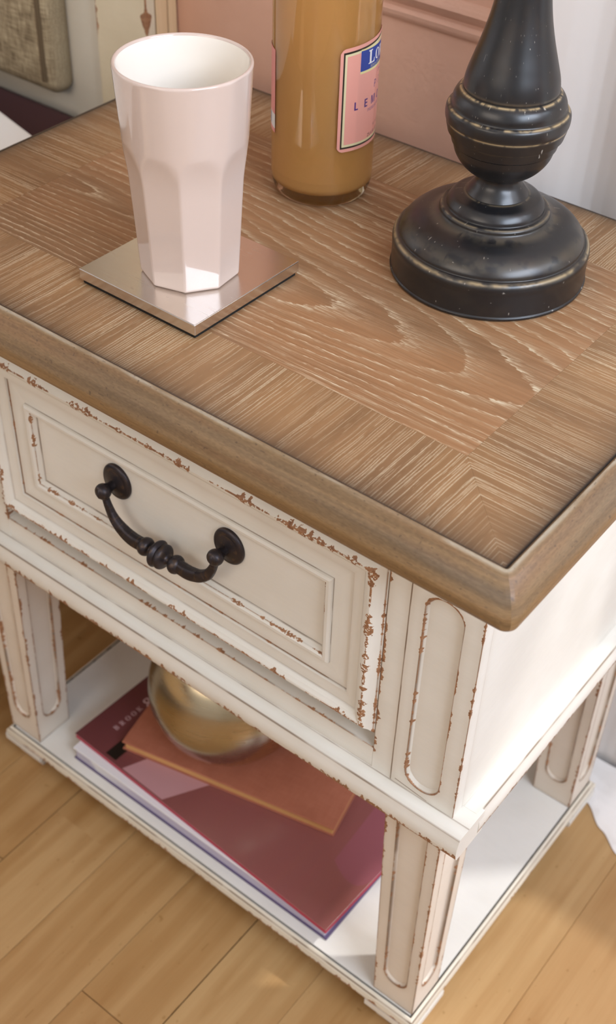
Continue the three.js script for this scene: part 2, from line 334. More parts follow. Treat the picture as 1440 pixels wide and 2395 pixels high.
{
  const gap = 0.00003, y = H;
  const slab = (pts, uvf) => { // a thin veneer leaf with edges
    const S = new Soup(), T = pts.map(q => [q[0], y, q[1]]), D = pts.map(q => [q[0], y - 0.003, q[1]]);
    S.quad(...T, ...pts.map(uvf));
    for (let i = 0; i < 4; i++) { const j = (i + 1) % 4; S.quad(T[i], D[i], D[j], T[j], uvf(pts[i]), uvf(pts[i]), uvf(pts[j]), uvf(pts[j])); }
    return S.build(0.2);
  };
  mesh('veneer_panel', slab([[PX0 + gap, PZ1 - gap], [PX1 - gap, PZ1 - gap], [PX1 - gap, PZ0 + gap], [PX0 + gap, PZ0 + gap]], q => [(q[0] - PX0) / PW, (PZ1 - q[1]) / PD]), panelMat, top);
  const g = gap;
  mesh('veneer_border', slab([[-IW + g, 0], [-g, 0], [-B - g, -B + g], [-IW + B + g, -B + g]], q => [-q[0] / 0.56, -q[1] / B]), borderMat, top);
  mesh('veneer_border', slab([[0, -g], [0, -ID + g], [-B + g, -ID + B + g], [-B + g, -B - g]], q => [-q[1] / 0.56, -q[0] / B]), borderMat, top);
  mesh('veneer_border', slab([[-g, -ID], [-IW + g, -ID], [-IW + B + g, -ID + B - g], [-B - g, -ID + B - g]], q => [-q[0] / 0.56 + 0.31, (q[1] + ID) / B]), borderMat, top);
  mesh('veneer_border', slab([[-IW, -ID + g], [-IW, -g], [-IW + B - g, -B - g], [-IW + B - g, -ID + B + g]], q => [-q[1] / 0.56 + 0.53, (q[0] + IW) / B]), borderMat, top);
  mesh('core', box(-IW - 0.002, 0.002, H - 0.0272, H - 0.0025, -ID - 0.002, 0.002), mat({ color: 0x6e5138, roughness: 0.8 }), top);
  const prof = [[0.0000, -0.0025], [0.0003, 0.0000], [0.0010, 0.0018], [0.0022, 0.0026], [0.0040, 0.0022], [0.0070, 0.0000], [0.0110, -0.0040], [0.0145, -0.0092], [0.0168, -0.0148], [0.0176, -0.0192], [0.0174, -0.0226], [0.0162, -0.0256], [0.0138, -0.0273], [0.0100, -0.0275], [-0.004, -0.0275]];
  const tot = prof.slice(1).reduce((s, q, i) => s + Math.hypot(q[0] - prof[i][0], q[1] - prof[i][1]), 0);
  const rimTex = makeTex(0.7, tot, 1900, (x, v) => {
    const w = v + 0.002 * (fbm(x * 14, v * 60, 151, 2) - 0.5);
    const st = fbm(x * 5, w * 260, 153, 3), fi = noise(x * 18, w * 1500, 155) - 0.5, sp = noise(x * 420, w * 900, 157);
    let c = mix3([142, 110, 71], [110, 86, 58], 0.7 * smooth(0.2, 0.8, st) + 0.12);
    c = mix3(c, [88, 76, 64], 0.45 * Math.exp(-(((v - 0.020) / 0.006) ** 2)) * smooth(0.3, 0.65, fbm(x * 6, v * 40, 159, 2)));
    c = mix3(c, [120, 82, 50], 0.35 * smooth(0.5, 0.8, fbm(x * 9, v * 120, 161, 3)));
    c = mix3(c, [178, 170, 154], 0.75 * Math.exp(-(((v - 0.0068) / 0.0018) ** 2)) * (0.4 + 0.6 * smooth(0.3, 0.6, fbm(x * 30, v * 300, 163, 2))));  // pale grey highlight painted along the crest of the lip
    c = mix3(c, [30, 24, 20], smooth(0.0050, 0.0032, v + 0.0012 * (fbm(x * 90, 3, 165, 2) - 0.5)));
    if (sp > 0.93) c = mix3(c, [60, 44, 32], 0.4);
    const gr = noise(x * 500, w * 2600, 167) - 0.5; return [c[0] + fi * 12 + gr * 18, c[1] + fi * 11 + gr * 16, c[2] + fi * 10 + gr * 13];
  });
  const rimMat = mat({ map: rimTex, roughness: 0.46, clearcoat: 0.12, clearcoatRoughness: 0.4 });
  const P = [[-IW, -ID], [-IW, 0], [0, 0], [0, -ID]];
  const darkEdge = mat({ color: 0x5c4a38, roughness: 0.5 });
  const profL = [[0, -0.0025], [0.0003, -0.0003], [0.0020, -0.0006], [0.0060, -0.0040], [0.0120, -0.0100], [0.0165, -0.0165], [0.0170, -0.0215], [0.0150, -0.0250], [0.0100, -0.0275], [-0.004, -0.0275]], profB = [[0, -0.0025], [0.0002, -0.0003], [0.0014, -0.0006], [0.0024, -0.0020], [0.0024, -0.0275], [-0.004, -0.0275]];
  // one mitred length of moulding on each side
  for (let i = 0; i < 4; i++) {
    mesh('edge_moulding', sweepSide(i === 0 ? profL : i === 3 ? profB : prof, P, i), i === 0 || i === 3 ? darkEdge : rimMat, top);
  }
  function sweepSide(pr, path, i) {
    const a = path[i], b = path[(i + 1) % 4], l = Math.hypot(b[0] - a[0], b[1] - a[1]), d = [(b[0] - a[0]) / l, (b[1] - a[1]) / l], n = [-d[1], d[0]];
    const S = new Soup(); let ac = 0; const NA = 6, NS = 10, tiles = [0.05, 0.05, 0.30, 0.05];
    // every offset of the profile turns the corner on its own small arc
    const line = (o) => {
      const rc = Math.max(0, Math.min(o, 0.0075)), pts = [];
      for (let k = 0; k <= NA; k++) { const an = Math.PI / 4 * (1 - k / NA); pts.push([-(o - rc) - rc * Math.sin(an), (o - rc) + rc * Math.cos(an)]); }
      for (let k = 1; k < NS; k++) pts.push([-(o - rc) + (l + 2 * (o - rc)) * k / NS, o]);
      for (let k = 0; k <= NA; k++) { const an = Math.PI / 4 * k / NA; pts.push([l + (o - rc) + rc * Math.sin(an), (o - rc) + rc * Math.cos(an)]); }
      return pts; // [along, outward]
    };
    for (let k = 0; k < pr.length - 1; k++) {
      const ar = Math.hypot(pr[k + 1][0] - pr[k][0], pr[k + 1][1] - pr[k][1]), La = line(pr[k][0]), Lb = line(pr[k + 1][0]);
      const W = (q, y) => [a[0] + d[0] * q[0] + n[0] * q[1], H + y, a[1] + d[1] * q[0] + n[1] * q[1]], U = (q, v) => [q[0] / 0.7 + tiles[i], v / tot];
      for (let j = 0; j < La.length - 1; j++) S.quad(W(La[j], pr[k][1]), W(La[j + 1], pr[k][1]), W(Lb[j + 1], pr[k + 1][1]), W(Lb[j], pr[k + 1][1]), U(La[j], ac), U(La[j + 1], ac), U(Lb[j + 1], ac + ar), U(Lb[j], ac + ar));
      ac += ar;
    }
    return S.build(0.75);
  }
}
// --- white carcass
const YB = 0.344, YT = 0.583, ZF = -0.032, XR = -0.020, XL = -0.530, ZB = -0.352;
const plain = paint(paintTex(0.3, 0.3, 201, [], 1200));
mesh('top_moulding', box(-IW - 0.007, 0.007, YT, H - 0.0276, -ID - 0.001, 0.0072, 0.002, 2), plain, ns);
// corner posts: front ones with a fluted recess in front; the rest plain
const postTex = s => paintTex(0.052, YT - YB, s, [
  { rr: [0.0245, 0.1005, 0.0138, 0.0930, 0.0136], chip: 0.0010, glaze: 0.75, at: 0.30, fq: 45, lw: 0.0008 },
  { seg: [0.052, 0, 0.052, 0.239], chip: 0.0014, at: 0.28, fq: 60, glaze: 0.6 },
  { seg: [0, 0, 0, 0.239], glaze: 0.9, lw: 0.0006 },
  { seg: [0.004, 0.004, 0.03, 0.0008], glaze: 0.7, lw: 0.0007 }], 3400);
function post(x0, x1, flip, s, front) {
  const S = new Soup(), w = x1 - x0, h = YT - YB, z0 = front ? ZF : ZB, sg = front ? 1 : -1, th = 0.011;
  const out = [[0, 0], [1, 0], [1, h], [0, h]], hole = front ? rrPoints(0.0245 / 0.052, 0.1005, 0.0138 / 0.052, 0.0930, 0.0001, 1) : null;
  let hp = null;
  if (front) hp = rrPoints(0.0245, 0.1005, 0.0138, 0.0930, 0.0136).map(q => [q[0] / 0.052, q[1]]);
  const X = s => flip ? x1 - s * w : x0 + s * w;
  recessPlate(S, out, hp, 0.0035, (s, y, d) => [X(s), YB + y, z0 - sg * d], q => [q[0], q[1] / h]);
  // outer side, inner side, back
  for (const [xa, u] of [[X(1), 0.999], [X(0), 0.02]]) S.quad([xa, YB, z0], [xa, YB, z0 - sg * 0.011], [xa, YT, z0 - sg * 0.011], [xa, YT, z0], [u, 0], [u - 0.2 * Math.sign(u - 0.5), 0], [u - 0.2 * Math.sign(u - 0.5), 1], [u, 1]);
  S.quad([x0, YB, z0 - sg * th], [x1, YB, z0 - sg * th], [x1, YT, z0 - sg * th], [x0, YT, z0 - sg * th], [0.5, 0], [0.52, 0], [0.52, 1], [0.5, 1]);
  mesh('corner_post', S.build(0.5), paint(postTex(s)), ns);
}
post(-0.0722, XR, false, 211, true); post(XL, XL + 0.0522, true, 212, true);
post(-0.0722, XR, false, 213, false); post(XL, XL + 0.0522, true, 214, false);
const stileTex = (s, side) => paintTex(0.0165, YT - YB, s, [{ seg: side > 0 ? [0, 0.02, 0, 0.239] : [0.0165, 0.02, 0.0165, 0.239], chip: 0.0024, at: 0.34, glaze: 0.8 }, { seg: side > 0 ? [0.0165, 0, 0.0165, 0.239] : [0, 0, 0, 0.239], glaze: 0.9, lw: 0.0007 }], 3400);
function flat(name, x0, x1, y0, y1, z0, z1, m) { const g = box(x0, x1, y0, y1, z0, z1, 0.0005); planar(g, x0, x1, y0, y1); return mesh(name, g, m, ns); }
function planar(g, x0, x1, y0, y1) {
  const p = g.attributes.position, u = g.attributes.uv, nn = g.attributes.normal; let zf = -9; for (let i = 0; i < p.count; i++) zf = Math.max(zf, p.getZ(i));
  for (let i = 0; i < p.count; i++) { const k = clamp((zf - p.getZ(i)) / (y1 - y0), 0, 0.45), ny = nn.getY(i); const nx = nn.getX(i), kx = clamp((zf - p.getZ(i)) / (x1 - x0), 0, 0.45); u.setXY(i, (p.getX(i) - x0) / (x1 - x0) + (nx > 0.7 ? -kx : nx < -0.7 ? kx : 0), (p.getY(i) - y0) / (y1 - y0) + (ny > 0.7 ? -k : ny < -0.7 ? k : 0)); }
}
flat('stile', -0.0888, -0.07235, YB, YT, -0.048, ZF - 0.0004, paint(stileTex(221, 1)));
flat('stile', 2 * CX + 0.07235, 2 * CX + 0.0888, YB, YT, -0.048, ZF - 0.0004, paint(stileTex(222, -1)));
const railTex = paintTex(0.3724, 0.0212, 231, [{ seg: [0, 0.0212, 0.3724, 0.0212], chip: 0.0010, at: 0.30, glaze: 0.7 }, { seg: [0, 0, 0.3724, 0], glaze: 0.7 }], 3000);
flat('rail', -0.4612, -0.0888, YB, 0.3652, -0.060, ZF - 0.0006, paint(railTex));
mesh('ledge', box(-0.4612, -0.0888, 0.360, 0.3800, -0.060, ZF - 0.0130, 0.0005), paint(paintTex(0.3, 0.05, 235, [], 900, [196, 186, 176])), ns);  // cream darkened for the shade in the slot under the drawer
// side panels and back
const sidePaint = paint(paintTex(0.31, YT - YB, 241, [{ seg: [0.31, 0, 0.31, 0.239], glaze: 0.5, lw: 0.0005 }, { seg: [0, 0, 0.31, 0], glaze: 0.25 }], 1400));
{
  const g = () => { const a = box(-0.0045, 0.0045, YB, YT, -0.341, -0.0435, 0.0005); const p = a.attributes.position, u = a.attributes.uv; for (let i = 0; i < p.count; i++) u.setXY(i, 1 - (-0.0435 - p.getZ(i)) / 0.2975, (p.getY(i) - YB) / (YT - YB)); return a; };
  const a = g(); a.translate(XR - 0.0049, 0, 0); mesh('side_panel', a, sidePaint, ns);
  const b = g(); b.translate(XL + 0.0049, 0, 0); mesh('side_panel', b, sidePaint, ns);
}
mesh('back_panel', box(XL + 0.054, XR - 0.054, YB, YT, -0.351, -0.342), plain, ns);
mesh('bottom_panel', box(XL + 0.004, XR - 0.004, 0.3225, 0.336, ZB + 0.002, -0.046), plain, ns);
// --- drawer
const drawer = new THREE.Group(); drawer.name = 'drawer'; ns.add(drawer);
{
  const x0 = -0.4610, x1 = -0.0890, y0 = 0.3806, y1 = 0.5455;
  const prof = [[0, -0.012], [0.0003, -0.001], [0.0012, 0.0000], [0.0040, 0.0022], [0.0062, 0.0050], [0.0085, 0.0064], [0.0110, 0.0062], [0.0138, 0.0044], [0.0155, 0.0026], [0.0160, 0.0014], [0.0205, 0.0006], [0.0252, 0.0000], [0.0257, -0.0022], [0.0420, -0.0024]];
  const arcs = [0]; for (let i = 1; i < prof.length; i++) arcs.push(arcs[i - 1] + Math.hypot(prof[i][0] - prof[i - 1][0], prof[i][1] - prof[i - 1][1]));
  const tot = arcs.at(-1), at = k => arcs[k];
  const ft = paintTex(0.6, tot, 251, [
    { seg: [-1, at(5), 2, at(5)], chip: 0.0036, at: 0.38, fq: 70, brk: 0.30 },
    { seg: [-1, at(2), 2, at(2)], chip: 0.0011, at: 0.35, glaze: 0.5 },
    { seg: [-1, at(9), 2, at(9)], glaze: 0.22, lw: 0.0012 },
    { seg: [-1, at(12), 2, at(12)], glaze: 0.9, lw: 0.0010, chip: 0.0008, at: 0.45 }], 2800);
  mesh('frame_moulding', frameXY(x0, x1, y0, y1, ZF, prof), paint(ft), drawer);
  const bp = [[0.0420, -0.0024], [0.0424, -0.0002], [0.0440, 0.0010], [0.0462, 0.0008], [0.0480, -0.0006], [0.0488, -0.0028], [0.0505, -0.0050]];
  const bt = paintTex(0.6, 0.0125, 261, [
    { seg: [-1, 0.0002, 2, 0.0002], glaze: 0.55, lw: 0.0008 },
    { seg: [-1, 0.0080, 2, 0.0080], chip: 0.0013, at: 0.36, fq: 80, brk: 0.3, glaze: 0.25 },
    { seg: [-1, 0.0123, 2, 0.0123], glaze: 0.6, lw: 0.0009 }], 3400);
  mesh('panel_bead', frameXY(x0, x1, y0, y1, ZF, bp), paint(bt), drawer);
  const px0 = x0 + 0.0503, px1 = x1 - 0.0503, py0 = y0 + 0.0503, py1 = y1 - 0.0503;
  const ct = paintTex(px1 - px0, py1 - py0, 271, [{ rr: [(px1 - px0) / 2, (py1 - py0) / 2, (px1 - px0) / 2, (py1 - py0) / 2, 0.0005], glaze: 0.6, lw: 0.0008 }], 2600);
  const cg = box(px0, px1, py0, py1, -0.046, ZF - 0.0050); planar(cg, px0, px1, py0, py1);
  mesh('centre_panel', cg, paint(ct), drawer);
  mesh('drawer_box', box(x0 + 0.004, x1 - 0.004, y0 + 0.003, y1 - 0.004, -0.335, -0.047), mat({ color: 0x8d7a63, roughness: 0.8 }), drawer);
  // dark bronze bail pull
  const bronzeTex = makeTex(0.1, 0.1, 2500, (x, y) => { const n = fbm(x * 150, y * 150, 281, 3); return mix3([62, 57, 60], [84, 70, 62], smooth(0.58, 0.78, n)); });
  const bronze = mat({ map: bronzeTex, metalness: 0.75, roughness: 0.42 });
  const zp = ZF - 0.0050, yp = 0.4755;
  for (const sx of [-1, 1]) {
    const x = CX + sx * 0.0533;
    const pl = lathe(curve([[0, 0.0062], [0.004, 0.0060], [0.0075, 0.0050], [0.0105, 0.0040], [0.0105, 0.0040], [0.0128, 0.0034], [0.0143, 0.0022], [0.0146, 0.0010], [0.0143, 0]], 5), 40);
    pl.rotateX(Math.PI / 2); pl.scale(0.92, 1.06, 1); pl.translate(x, yp, zp);
    const plate = mesh('back_plate', pl, bronze, drawer);
    const po = lathe(curve([[0.0040, 0.003], [0.0034, 0.007], [0.0040, 0.0105], [0.0058, 0.0135], [0.0062, 0.0160], [0.0052, 0.0188], [0.003, 0.0204], [0, 0.0208]], 5), 24);
    po.rotateX(Math.PI / 2); po.translate(x, yp, zp); mesh('pull_post', po, bronze, drawer);
  }
  const zb = -0.0222, half = [[0.0528, 0.4765], [0.0525, 0.4715], [0.0500, 0.4630], [0.0450, 0.4535], [0.0370, 0.4470], [0.0270, 0.4437], [0.0170, 0.4440]];
  const gs = [];
  for (const sx of [-1, 1]) {
    const c = new THREE.CatmullRomCurve3(half.map(q => new THREE.Vector3(CX + sx * q[0], q[1], zb)));
    const N = 40, fr = c.computeFrenetFrames(N, false), S = new Soup(), rings = [];
    for (let i = 0; i <= N; i++) {
      const t = i / N, p = c.getPointAt(t), r = mix(0.0030, 0.0056, smooth(0.1, 0.85, t)), R = [];
      const tan = fr.tangents[i], nz = new THREE.Vector3(0, 0, 1), nn = new THREE.Vector3().crossVectors(tan, nz);
      for (let k = 0; k < 14; k++) { const a = k / 14 * Math.PI * 2; R.push([p.x + nn.x * Math.cos(a) * r, p.y + nn.y * Math.cos(a) * r, p.z + Math.sin(a) * r * 0.9]); }
      rings.push(R);
    }
    for (let i = 0; i < N; i++) for (let k = 0; k < 14; k++) { const l = (k + 1) % 14; S.quad(rings[i][k], rings[i][l], rings[i + 1][l], rings[i + 1][k], [i * 0.05, k * 0.02], [i * 0.05, k * 0.02 + 0.02], [i * 0.05 + 0.05, k * 0.02 + 0.02], [i * 0.05 + 0.05, k * 0.02]); }
    gs.push(S.build(0.9));
    const eye = new THREE.TorusGeometry(0.0044, 0.0019, 10, 24).toNonIndexed(); eye.rotateY(Math.PI / 2); eye.translate(CX + sx * 0.0533, 0.4755, zb + 0.0005); gs.push(eye);
  }
  // turned centre: ball, neck, collar, neck, ball
  const tp = curve([[0.0048, -0.0190], [0.0066, -0.0170], [0.0072, -0.0140], [0.0060, -0.0112], [0.0036, -0.0096], [0.0036, -0.0078], [0.0036, -0.0078], [0.0050, -0.0066], [0.0096, -0.0050], [0.0106, -0.0028], [0.0092, -0.0012], [0.0086, -0.0004], [0.0094, 0.0008], [0.0098, 0.0026], [0.0086, 0.0046], [0.0046, 0.0066], [0.0036, 0.0078], [0.0036, 0.0078], [0.0036, 0.0096], [0.0060, 0.0112], [0.0072, 0.0140], [0.0066, 0.0170], [0.0048, 0.0190]], 4);
  const tg = lathe(tp, 28).toNonIndexed(); tg.rotateZ(-Math.PI / 2); tg.translate(CX, 0.4440, zb); gs.push(tg);
  mesh('bail_handle', mergeGeometries(gs.map(g => { const q = g.index ? g.toNonIndexed() : g; for (const k of Object.keys(q.attributes)) if (!['position', 'normal', 'uv'].includes(k)) q.deleteAttribute(k); return q; })), bronze, drawer).userData.label = 'dark bronze bail pull with turned centre';
}
// --- waist moulding
{
  const prof = [[-0.02, 0.0000], [0.0100, 0.0004], [0.0122, -0.0004], [0.0126, -0.0016], [0.0142, -0.0085], [0.0146, -0.0150], [0.0138, -0.0200], [0.0118, -0.0228], [-0.02, -0.0228]];
  let tot = 0; const arcs = prof.map((q, i) => i ? (tot += Math.hypot(q[0] - prof[i - 1][0], q[1] - prof[i - 1][1])) : 0);
  const mt = (s, seam) => paintTex(0.6, tot, s, [
    { seg: [-1, 0.0205, 2, 0.0205], glaze: seam, lw: 0.0008 },
    { seg: [-1, arcs[2], 2, arcs[2]], glaze: 0.75, lw: 0.0012 },
    { seg: [-1, arcs[6] + 0.0004, 2, arcs[6] + 0.0004], chip: 0.0044, at: 0.20, fq: 60, glaze: 0.7, brk: 0.22 }], 2200);
  const m1 = paint(mt(301, 0.5)), m2 = paint(mt(302, 0.12));
  mesh('waist_moulding', sweep(prof, [[XL - 0.0135, ZF], [XR + 0.0138, ZF]], { y: YB }), m1, ns);
  mesh('waist_moulding', sweep(prof, [[XR, -0.0455], [XR, ZB]], { y: YB }), m2, ns);
  mesh('waist_moulding', sweep(prof, [[XL, ZB], [XL, -0.0455]], { y: YB }), m2, ns);
}
// --- lower shelf, legs, feet
const YS = 0.0437;
{
  const prof = [[-0.001, -0.0001], [0.0000, 0], [0.0012, -0.0008], [0.0020, -0.0022], [0.0034, -0.0040], [0.0042, -0.0080], [0.0034, -0.0122], [0.0012, -0.0140], [-0.01, -0.0140]];
  let tot = 0; const arcs = prof.map((q, i) => i ? (tot += Math.hypot(q[0] - prof[i - 1][0], q[1] - prof[i - 1][1])) : 0);
  const st = paint(paintTex(0.6, tot, 311, [{ seg: [-1, arcs[3], 2, arcs[3]], glaze: 0.95, lw: 0.0011 }, { seg: [-1, arcs[6] + 0.0002, 2, arcs[6] + 0.0002], chip: 0.0042, at: 0.20, glaze: 0.8, brk: 0.2 }, { seg: [-1, arcs[1] - 0.004, 2, arcs[1] - 0.004], glaze: 0.2, lw: 0.001 }], 2000, [224, 216, 198]));
  const shelf = new THREE.Group(); shelf.name = 'lower_shelf'; ns.add(shelf);
  const x0 = -0.5205, x1 = -0.0265, z0 = -0.349, z1 = -0.0345;
  mesh('shelf_board', box(x0 + 0.003, x1 - 0.003, YS - 0.012, YS - 0.0002, z0 + 0.003, z1 - 0.003, 0.0001), paint(paintTex(0.5, 0.3, 321, [], 900, [226, 221, 212])), shelf);
  mesh('shelf_edge', sweep(prof, [[x0, z0], [x0, z1], [x1, z1], [x1, z0]], { closed: true, y: YS }), st, shelf);
}
function leg(xin, xout, front, s) {
  // outer edge stays put, the inner faces spread towards the top
  const yb = YS, yt = 0.3215, dir = Math.sign(xout - xin), wb = 0.0400, wt = 0.0490, zo = front ? -0.0385 : -0.3475, zd = front ? -1 : 1;
  const S = new Soup(), h = yt - yb, W = y => mix(wb, wt, (y - yb) / h);
  const face = (kind) => (q, y, d) => {
    const w = W(y + yb), X = a => xout - dir * a, Z = b => zo + zd * b;
    if (kind === 'front') return [X((1 - q) * w), y + yb, Z(d)];
    if (kind === 'back') return [X((1 - q) * w), y + yb, Z(w - d)];
    if (kind === 'out') return [X(d), y + yb, Z((1 - q) * w)];
    return [X(w - d), y + yb, Z((1 - q) * w)];
  };
  const out = [[0, 0], [1, 0], [1, h], [0, h]];
  const hole = rrPoints(0.0, h * 0.535, 0.5, h * 0.435, 0.0001, 1) && rrPoints(0, h * 0.535, 0.0115, h * 0.435, 0.0113).map(q => [0.5 + q[0] / 0.042, q[1]]);
  for (const k of ['front', 'back', 'out', 'in']) recessPlate(S, out, hole, 0.0030, face(k), q => [q[0], q[1] / h]);
  const tex = paintTex(0.044, h, s, [
    { rr: [0.022, h * 0.535, 0.0120, h * 0.435, 0.0118], glaze: 0.85, lw: 0.0012, chip: 0.0010, at: 0.40 },
    { seg: [0, 0, 0, h], glaze: 0.6, chip: 0.0016, at: 0.42 }, { seg: [0.044, 0, 0.044, h], chip: 0.0018, at: 0.36, glaze: 0.85 },
    { seg: [0, 0, 0.044, 0], glaze: 0.9, lw: 0.0014 }], 2600, [222, 211, 196]);
  mesh('leg', S.build(0.45), paint(tex), ns);
}
leg(-0.068, -0.0285, true, 331); leg(-0.482, -0.5225, true, 332); leg(-0.068, -0.0285, false, 333); leg(-0.482, -0.5225, false, 334);
for (const [x, z] of [[-0.047, -0.0560], [-0.503, -0.0560], [-0.047, -0.328], [-0.503, -0.328]]) {
  const g = lathe([[0, 0], [0.0150, 0], [0.0165, 0.001], [0.0185, 0.008], [0.0235, 0.018], [0.0260, 0.0225], [0.0260, 0.030], [0, 0.030]], 4);
  g.rotateY(Math.PI / 4); g.scale(1.35, 1, 1.35); g.translate(x, 0, z);
  const q = toCreasedNormals(g.toNonIndexed(), 0.4); mesh('foot', q, plain, ns);
}

// ------------------------------------------------------------------ coaster and cup
{
  const c = group('coaster', [-0.3125, H, -0.1045]); c.rotation.y = -0.012;
  tag(c, 'square brushed steel coaster with black base under the pale pink cup', 'coaster');
  mesh('felt_base', box(-0.0505, 0.0505, 0, 0.0032, -0.0505, 0.0505, 0.0008), mat({ color: 0x15130f, roughness: 0.95 }), c);
  const bt = makeTex(0.1, 0.1, 3000, (x, y) => { const v = 170 + 60 * (noise(x * 30, y * 2600, 401) - 0.5) + 8 * (noise(x * 260, y * 60, 402) - 0.5); return [v, v, v]; }, false);
  const steel = mat({ color: 0xe0dad4, metalness: 1, roughness: 0.36, roughnessMap: bt });
  const edge = mat({ color: 0xa79c8b, metalness: 1, roughness: 0.42 });
  mesh('steel_plate', box(-0.0520, 0.0520, 0.0032, 0.0112, -0.0520, 0.0520, 0.0007, 2), steel, c);
}
{
  const CH = 0.142, cup = group('cup', [-0.3090, H + 0.0112, -0.1015]);
  tag(cup, 'glossy pale pink ceramic tumbler with faceted lower half and white inside', 'cup');
  const prof = y => { const t = y / CH; return mix(0.0338, 0.0426, Math.pow(t, 0.92)) - 0.0004 * Math.sin(t * Math.PI); };
  const N = 192, M = 120, S = [], F = 9, A0 = 0.6403 - 0.012; // azimuth of a facet edge towards the viewer
  const rad = (th, y) => {
    const R = prof(y), w = Math.PI / F; let a = ((th - A0) % (2 * w) + 2 * w) % (2 * w) - w; // angle from the facet centre
    const dpth = 1 - (1 - Math.cos(w) * 0.972) * (1 - (1 - clamp((0.0955 - y) / 0.030)) ** 2.2) , pl = R * dpth / Math.cos(a);
    const k = 0.0011, h = clamp(0.5 + 0.5 * (pl - R) / k); // smooth minimum
    return mix(pl, R, h) - k * h * (1 - h);
  };
  const pos = [], idx = [], uv = [];
  const rows = [];
  rows.push({ y: 0.0015, f: 0.0 }); rows.push({ y: 0.0004, f: 0.55 }); rows.push({ y: 0.0000, f: 0.88 });
  for (let i = 0; i <= 6; i++) { const a = i / 6 * Math.PI / 2; rows.push({ y: 0.0026 * (1 - Math.cos(a)), f: 0, ins: 0.0026 * (1 - Math.sin(a)) }); }
  for (let i = 1; i <= M; i++) rows.push({ y: 0.0026 + (CH - 0.0046) * i / M, f: 1 });
  for (const r of rows) for (let j = 0; j <= N; j++) {
    const th = j / N * Math.PI * 2, R0 = rad(th, Math.max(r.y, 0.0026));
    const R = r.ins !== undefined ? R0 - r.ins : r.f < 1 ? (R0 - 0.0026) * r.f : R0;
    pos.push(R * Math.sin(th), r.y, R * Math.cos(th)); uv.push(j / N, r.y / CH);
  }
  // rim roll
  const extra = [];
  for (let i = 1; i <= 6; i++) { const a = i / 6 * Math.PI; extra.push([-0.0014 * (1 - Math.cos(a)), CH - 0.0020 + 0.0018 * Math.sin(a)]); }
  for (const e of extra) for (let j = 0; j <= N; j++) { const th = j / N * Math.PI * 2, R = prof(CH) + e[0]; pos.push(R * Math.sin(th), e[1], R * Math.cos(th)); uv.push(j / N, e[1] / CH); }
  const total = rows.length + extra.length;
  for (let i = 0; i < total - 1; i++) for (let j = 0; j < N; j++) { const a = i * (N + 1) + j, b = a + 1, c = a + N + 1, d = c + 1; idx.push(a, b, d, a, d, c); }
  const g = new THREE.BufferGeometry(); g.setAttribute('position', new THREE.Float32BufferAttribute(pos, 3)); g.setAttribute('uv', new THREE.Float32BufferAttribute(uv, 2)); g.setIndex(idx); g.computeVertexNormals();
  mesh('cup_body', g, mat({ color: 0xd2bdb0, roughness: 0.12, clearcoat: 0.6, clearcoatRoughness: 0.04 }), cup);
  const ig = lathe(curve([[0, 0.006], [0.022, 0.0062], [0.0262, 0.0085], [0.0276, 0.014], [0.0305, 0.055], [0.0335, 0.085], [0.0366, 0.108], [0.0392, CH - 0.006], [0.03985, CH - 0.0016]], 8), 96);
  mesh('cup_lining', ig, mat({ color: 0xf5ecdf, roughness: 0.16, clearcoat: 0.4 }), cup).userData.label = 'white glazed inside';
}

